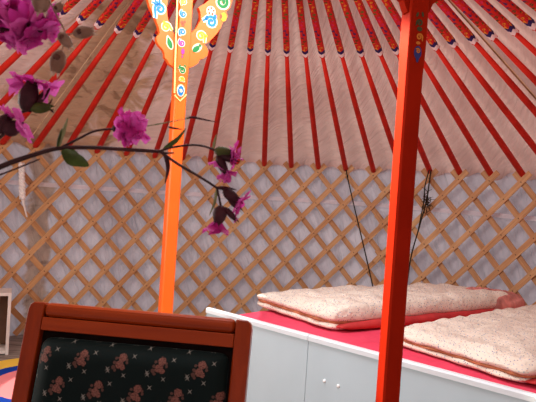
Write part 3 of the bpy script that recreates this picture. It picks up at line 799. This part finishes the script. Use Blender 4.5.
wr = empty('white_rope', at_r(26, 216, 2.87), 'short braided white rope hanging on the lattice above the crate', 'rope')
bm = bmesh.new()
top, end = at_r(21.5, 163, 2.87), at_r(22.5, 199, 2.87)
for s in range(3):
    pts = []
    for i in range(46):
        t = i / 45; th = t * 6.5 * PI + s * 2 * PI / 3
        pts.append(top.lerp(end, t) + Vector((math.cos(th) * .014, math.sin(th) * .010, 0)))
    tube(bm, pts, .0125, 7)
link('braid', bm, M['rope'], wr, smooth=True)
bm = bmesh.new(); tube(bm, smooth_path([end, at_r(24.5, 207, 2.87), at_r(27, 217, 2.885)]), [.012, .008, .006], 7); link('tail', bm, M['rope'], wr, smooth=True)

# ================================================================== FLOWERS NEAR THE LENS
def frame(d):
    d = d.normalized(); s = d.cross(Vector((0, 1, 0)));
    if s.length < .1: s = d.cross(Vector((0, 0, 1)))
    s.normalize(); return d, s, s.cross(d).normalized()
def calyx(parent, c, d, ln, rad, mat):
    d, s, w = frame(d); bm = bmesh.new(); rg = []
    for t, q in ((0, .12), (.08, .5), (.25, .88), (.5, 1.0), (.75, .86), (.92, .66), (1, .6)):
        rg.append([bm.verts.new(c + d * ln * t + (s * math.cos(k * PI / 6) + w * math.sin(k * PI / 6)) * rad * q * (1 + .06 * (k % 2))) for k in range(12)])
    for A, B in zip(rg, rg[1:]):
        for k in range(12): bm.faces.new((A[k], A[(k + 1) % 12], B[(k + 1) % 12], B[k]))
    bm.faces.new(rg[0][::-1]); bm.faces.new(rg[-1])
    for k in range(5):      # teeth
        th = k * 2 * PI / 5; o = s * math.cos(th) + w * math.sin(th); o2 = s * math.cos(th + .5) + w * math.sin(th + .5); o1 = s * math.cos(th - .5) + w * math.sin(th - .5)
        bm.faces.new([bm.verts.new(c + d * ln * .95 + o1 * rad * .62), bm.verts.new(c + d * ln * .95 + o2 * rad * .62), bm.verts.new(c + d * ln * 1.25 + o * rad * .75)])
    return link('calyx', bm, M[mat], parent, smooth=True)
def petals(parent, c, d, size, spread, mat, seed=0, n=5, skip=()):
    """notched petals opening round the direction d; spread in radians from d"""
    rnd = random.Random(seed); d, s, w = frame(d)
    for k in range(n):
        if k in skip: continue
        th = k * 2 * PI / n + rnd.uniform(-.2, .2); o = s * math.cos(th) + w * math.sin(th); tg = w * math.cos(th) - s * math.sin(th)
        sp_ = spread + rnd.uniform(-.25, .25); sz = size * rnd.uniform(.88, 1.12); bm = bmesh.new(); nl, nw = 9, 8; g = []
        for i in range(nl + 1):
            t = i / nl; bend = sp_ * (0.35 + .65 * min(1, t * 1.5)) + .35 * t * t
            ctr = c + (d * math.cos(bend) + o * math.sin(bend)) * sz * t
            nrm = (d * math.sin(bend) * -1 + o * math.cos(bend)) * -1
            width = sz * (.10 + .50 * math.sin(min(1, t * 1.05) * PI * .62))
            row = []
            for j in range(nw + 1):
                q = j / nw * 2 - 1
                notch = max(0, t - .55) / .45 * (math.exp(-(q * 3.0) ** 2) * .34 - (1 - abs(abs(q) - .5) * 2) * .10 + (.24 * max(0, abs(q) - .6) / .4))
                pos = ctr - (d * math.cos(bend) + o * math.sin(bend)) * sz * notch + tg * width * q + nrm * (sz * .10 * (q * q) + sz * .05 * math.sin(q * 7 + seed + k) * t)
                row.append(bm.verts.new(pos))
            g.append(row)
        for i in range(nl):
            for j in range(nw): bm.faces.new((g[i][j], g[i + 1][j], g[i + 1][j + 1], g[i][j + 1]))
        link('petal', bm, M[mat if rnd.random() > .35 else 'petal_pale'], parent, smooth=True)
def flower(parent, cal, tip, petal_c, size, spread, mat='petal', cmat='calyx', crad=.0042, seed=0, n=5, skip=()):
    """calyx from cal to tip, petals starting at petal_c in the same direction"""
    d = tip - cal
    cy = calyx(parent, cal, d, d.length, crad, cmat)
    petals(cy, petal_c, d, size, spread, mat, seed, n, skip)
    return cy
def leaf_part(parent, pts, width, mat='leaf', fold=.3, nm='leaf'):
    pts = smooth_path(pts, 6); bm = bmesh.new(); g = []; nl = len(pts)
    for i, p_ in enumerate(pts):
        t = i / (nl - 1); d = (pts[min(i + 1, nl - 1)] - pts[max(i - 1, 0)]).normalized()
        s = d.cross(Vector((0, 1, 0))).normalized(); s = (s + Vector((0, .45, 0))).normalized(); up = s.cross(d).normalized()
        wv = width * (math.sin(PI * min(1, t ** .75)) ** .8 + .02)
        g.append([bm.verts.new(p_ + s * wv * q + up * wv * fold * q * q) for q in (-1, -.5, 0, .5, 1)])
    for a, b in zip(g, g[1:]):
        for j in range(4): bm.faces.new((a[j], b[j], b[j + 1], a[j + 1]))
    return link(nm, bm, M[mat], parent, smooth=True)
def stem(parent, pts, rads, mat='stem', nm='stem'):
    bm = bmesh.new(); tube(bm, smooth_path(pts, 7), rads, 8); return link(nm, bm, M[mat], parent, smooth=True)
Q = .42
# ---- A: the long lower sprig
a = empty('flower_sprig', at(-40, 190, .40), 'long dark flower stem with magenta campions drooping in front of the orange post', 'flower sprig')
f = lambda x, y, d=Q: at(x, y, d)
stem(a, [f(-130, 260, .37), f(-40, 187, .39), f(0, 167, .40), f(30, 156, .41), f(58, 148.5), f(90, 147.5), f(125, 149.5), f(160, 151.5)], [.0023, .0021, .0018, .0015, .0014, .0013])
stem(a, [f(160, 151.5), f(178, 164), f(195, 174), f(208, 182), f(217, 188)], [.0011, .0010, .0009])
stem(a, [f(160, 151), f(172, 147.5), f(190, 145), f(203, 146), f(214, 150), f(219, 154)], [.0009, .0008, .0009])
stem(a, [f(60, 148), f(78, 139, .425), f(92, 132, .43), f(104, 129.5, .43), f(116, 129, .43)], [.0010, .0009, .0008])
stem(a, [f(-20, 182, .395), f(10, 171, .40), f(40, 159, .405)], [.0007, .0006, .0005])
stem(a, [f(217, 188), f(219, 197), f(221, 207)], [.0008, .0009])
stem(a, [f(217, 188), f(226, 190), f(234, 193)], [.0008, .0009])
stem(a, [f(165, 153), f(174, 153)], [.0008, .0006])
leaf_part(a, [f(63, 149.5, .415), f(71, 157, .41), f(80, 161, .41), f(89, 166, .41)], .0054)
leaf_part(a, [f(62, 150), f(66, 153), f(73, 152), f(82, 160)], .0030)
leaf_part(a, [f(163, 149), f(171, 143.5), f(178, 138), f(186, 128, .425)], .0022)
leaf_part(a, [f(163, 151), f(167, 160), f(168, 170), f(165, 184)], .0017, 'calyx')
leaf_part(a, [f(217, 188), f(216, 196), f(214, 205), f(209, 216)], .0012, 'bud_pale')
leaf_part(a, [f(216, 187), f(226, 187.5), f(237, 190)], .0011, 'calyx')
leaf_part(a, [f(58, 148), f(60, 138), f(64, 128), f(68, 117)], .0024, 'bud_pale'); leaf_part(a, [f(57, 148), f(58, 141), f(60, 134), f(62, 128)], .0016, 'leaf')
leaf_part(a, [f(213, 149), f(214, 143), f(216.5, 134)], .0012, 'bud_pale')
# fine bract lines crossing the orange post
stem(a, [f(118, 129, .43), f(140, 127, .435), f(156, 124.5, .435), f(172, 121.5, .435), f(189, 118, .435)], [.0006, .0004, .0003], 'bud_pale', 'fine_stem')
leaf_part(a, [f(153, 125, .434), f(159, 123.8, .434), f(166, 122.6, .434)], .0007, 'bud_pale')
leaf_part(a, [f(185, 118.8, .435), f(192, 117, .435), f(200, 118.5, .435), f(218, 122.5, .435)], .0011, 'calyx')
leaf_part(a, [f(168, 126.8, .43), f(174, 128, .43), f(183, 129.5, .43)], .0009, 'calyx')
# campion 1: ruffled head seen from the side
fl = flower(a, f(112, 129, .43), f(121, 128.5, .43), f(118, 128.5, .43), .0145, .75, seed=3, crad=.0030, n=7)
petals(fl, f(123, 128, .428), f(140, 129, .42) - f(123, 128, .428), .0135, 1.15, 'petal', 5, 7)
petals(fl, f(130, 127, .424), f(140, 124, .41) - f(130, 127, .424), .0115, .95, 'petal', 8, 6)
petals(fl, f(140, 130, .424), f(143, 150, .42) - f(140, 130, .424), .0105, .45, 'petal', 9, 3)
petals(fl, f(139, 121, .424), f(146, 108, .42) - f(139, 121, .424), .0075, .45, 'petal_pale', 19, 3)
# campion 2: calyxes hanging at the end of the upper branch
cy = flower(a, f(214, 150.5), f(231, 153), f(228, 153), .0105, .7, cmat='calyx_green', crad=.0040, seed=11, skip=(1,))
cy = flower(a, f(217, 153), f(235, 161), f(230, 158), .0110, .8, crad=.0032, seed=12, skip=(3,))
cy = flower(a, f(217, 155), f(226, 173), f(224, 169), .0105, .5, crad=.0036, seed=13, skip=(0, 2))
petals(cy, f(218, 160), f(213, 170) - f(218, 158), .0085, .5, 'petal_pale', 21, 3)
petals(cy, f(229, 172), f(221, 186) - f(229, 172), .0090, .35, 'petal', 22, 3)
petals(cy, f(233, 158), f(240, 152) - f(233, 158), .0080, .6, 'petal_pale', 23, 3)
# campion 3: facing right
flower(a, f(223, 189.5), f(239, 202), f(235, 199), .0120, .7, seed=14, crad=.0042)
flower(a, f(228, 199), f(240, 209), f(238, 207), .0030, .2, seed=15, crad=.0022, n=3)
# campion 4: hanging bell
flower(a, f(221.5, 205), f(218, 223), f(218.5, 219), .0140, .42, seed=16, crad=.0054)
flower(a, f(224, 207), f(236, 220), f(234, 218), .0034, .25, seed=17, crad=.0024, n=3)
# ---- B: single upright bloom on a short stem
b = empty('flower_sprig', at(-30, 128, .43), 'magenta campion with dark calyx and one closed bud, above the long stem at the left', 'flower sprig')
g_ = lambda x, y, d=.43: at(x, y, d)
stem(b, [g_(-90, 190, .40), g_(-40, 142, .42), g_(-5, 122), g_(12, 115.5), g_(25, 111)], [.0016, .0014, .0011])
cy = flower(b, g_(25, 112), g_(32, 84), g_(31, 86), .0150, 1.15, seed=31, crad=.0070, n=6)
petals(cy, g_(44, 84), g_(62, 96) - g_(44, 82), .0130, .5, 'petal_pale', 33, 3)
petals(cy, g_(24, 84), g_(8, 82) - g_(24, 84), .0120, .5, 'petal_pale', 34, 3)
leaf_part(b, [g_(28, 112), g_(36, 102), g_(45, 92), g_(50, 88)], .0040, 'calyx')
calyx(b, g_(30, 109), g_(50, 107) - g_(30, 109), .0150, .0042, 'calyx_green')
leaf_part(b, [g_(47, 106), g_(51, 101), g_(52, 98)], .0008, 'calyx'); leaf_part(b, [g_(48, 107), g_(52, 111), g_(54, 113)], .0008, 'calyx')
# ---- C: bloom at the left border
c_ = empty('flower_sprig', at(-30, 140, .385), 'pink campion hanging at the left border, just above the long stem', 'flower sprig')
fc = lambda x, y, d=.385: at(x, y, d)
stem(c_, [fc(-100, 230, .37), fc(-40, 160, .38), fc(-5, 140), fc(6, 133)], [.0015, .0012, .0009])
cy = flower(c_, fc(3, 132), fc(19, 125), fc(16, 126), .0130, .95, 'petal_pale', seed=41, crad=.0055)
flower(c_, fc(-2, 128), fc(8, 116), fc(6, 118), .0090, .7, seed=42, crad=.0040); calyx(c_, fc(-6, 133), fc(6, 121) - fc(-6, 133), .0140, .0050, 'calyx')
# ---- D: the crowded cluster in the top corner
d_ = empty('flower_sprig', at(-30, 40, .40), 'crowded cluster of magenta campions in the top left corner', 'flower sprig')
h = lambda x, y, d=.40: at(x, y, d)
stem(d_, [h(-100, 130, .38), h(-50, 60, .39), h(-15, 38), h(0, 35), h(14, 33)], [.0016, .0013, .0010])
stem(d_, [h(-50, 60, .39), h(-20, 30), h(-4, 14), h(8, 3), h(14, -8)], [.0010, .0009, .0008])
for i, (x, y, dx, dy, dd, sz, spd) in enumerate(((14, 33, 16, -6, -.02, .0165, 1.1), (24, 24, 12, 10, -.03, .0165, 1.25), (34, 30, 14, 16, -.01, .0160, .9), (40, 18, 16, 10, .0, .0150, .9),
        (8, 18, -14, -10, -.01, .0150, 1.0), (20, 36, 2, 20, 0, .0140, .9), (4, 35, -8, 12, 0, .0130, .9), (46, 28, 18, 6, .01, .0120, .7), (22, 10, -4, -16, 0, .0135, 1.0), (-4, 12, -6, -8, .0, .0130, 1.0))):
    flower(d_, h(x - dx * .5, y - dy * .5), h(x, y), h(x - dx * .1, y - dy * .1, .40 + dd * .2), sz, spd, 'petal' if i % 3 else 'petal_pale', seed=60 + i, crad=.0045, n=6)
# ---- E: dry brown husks hanging out of focus
e = empty('dry_sprig', at(30, -20, .36), 'dry pale brown seed husks on a thin stalk, beside the magenta cluster', 'dry sprig')
hh = lambda x, y, d=.36: at(x, y, d)
stem(e, [hh(-40, -60), hh(20, -22), hh(44, -6), hh(58, 18), hh(66, 36), hh(62, 50)], [.0007, .0005, .0004], 'dry')
stem(e, [hh(64, 34), hh(70, 34), hh(76, 34)], [.0004, .0004], 'dry')
def husk(c0, c1, rad):
    dd = c1 - c0; cy = calyx(e, c0, dd, dd.length, rad, 'dry'); cy.name = 'husk'
    bm = bmesh.new(); bmesh.ops.create_uvsphere(bm, u_segments=10, v_segments=8, radius=rad * .55, matrix=Matrix.Translation(c0.lerp(c1, .4) - Vector((0, rad * .62, 0))))
    link('seed', bm, M['dry_core'], cy, smooth=True)
husk(hh(41, -10), hh(41, 11), .0058); husk(hh(61, 50), hh(55, 72), .0048); husk(hh(73, 34), hh(93, 31), .0038); husk(hh(59, 33), hh(70, 46), .0036)
husk(hh(54, 12), hh(62, 4), .0026)

# ================================================================== LIGHT, WORLD, CAMERA
def aim(o, d): o.rotation_euler = Vector(d).to_track_quat('-Z', 'Y').to_euler()
def area(name, loc, d, sx, sy, e, c):
    l = bpy.data.lights.new(name, 'AREA'); l.shape = 'RECTANGLE'; l.size = sx; l.size_y = sy; l.energy = e; l.color = c
    o = bpy.data.objects.new(name, l); COL.objects.link(o); o.location = loc; aim(o, d); return o
l = bpy.data.lights.new('sun', 'SUN'); l.energy = 3.9; l.color = (1, .88, .74); l.angle = .01
o = bpy.data.objects.new('sun', l); COL.objects.link(o); aim(o, (-.275, .415, -.866)); o.location = (1, 0, 5)
area('door_light', (-2.2, 1.75, 1.5), (.93, .30, -.22), .6, 1.2, 42, (1, .93, .86))
area('crown_light', (CX, CY, 2.42), (0, 0, -1), 1.0, 1.0, 34, (.94, .96, 1))
area('chair_top_fill', (-.15, .85, 2.15), (0, .12, -1), .9, .6, 5.5, (.95, .98, 1))  # added fill lamp, brightens the top of the cushion and chair rail
l = bpy.data.lights.new('post_edge_spot', 'SPOT'); l.energy = 800; l.color = (1, .97, .70); l.spot_size = math.radians(33); l.spot_blend = .25; l.shadow_soft_size = .03  # added spot, only there to light the shaded post's left face
o = bpy.data.objects.new('post_edge_spot', l); COL.objects.link(o); o.location = (-.60, 2.30, 2.42); aim(o, Vector((.40, 1.76, 1.40)) - o.location)
w = bpy.data.worlds.new('world'); SC.world = w; w.use_nodes = True
bg = w.node_tree.nodes['Background']; bg.inputs[0].default_value = (.96, .96, 1, 1); bg.inputs[1].default_value = .75
cam = bpy.data.cameras.new('camera'); co_ = bpy.data.objects.new('camera', cam); COL.objects.link(co_)
cam.sensor_fit = 'HORIZONTAL'; cam.sensor_width = 36; cam.lens = F_PX / 536 * 36; cam.clip_start = .02
Rv = Vector((cr, -sp * sr, cp * sr)); 
right0, up0, fwd = Vector((1, 0, 0)), Vector((0, -sp, cp)), Vector((0, cp, sp))
rt = right0 * cr + up0 * sr; up = right0 * -sr + up0 * cr
mt = Matrix((rt, up, -fwd)).transposed().to_4x4(); mt.translation = Vector((0, 0, H)); co_.matrix_world = mt
cam.dof.use_dof = True; cam.dof.focus_distance = 3.2; cam.dof.aperture_fstop = 32
SC.camera = co_
SC.view_settings.view_transform = 'Standard'; SC.view_settings.look = 'None'; SC.view_settings.exposure = 0
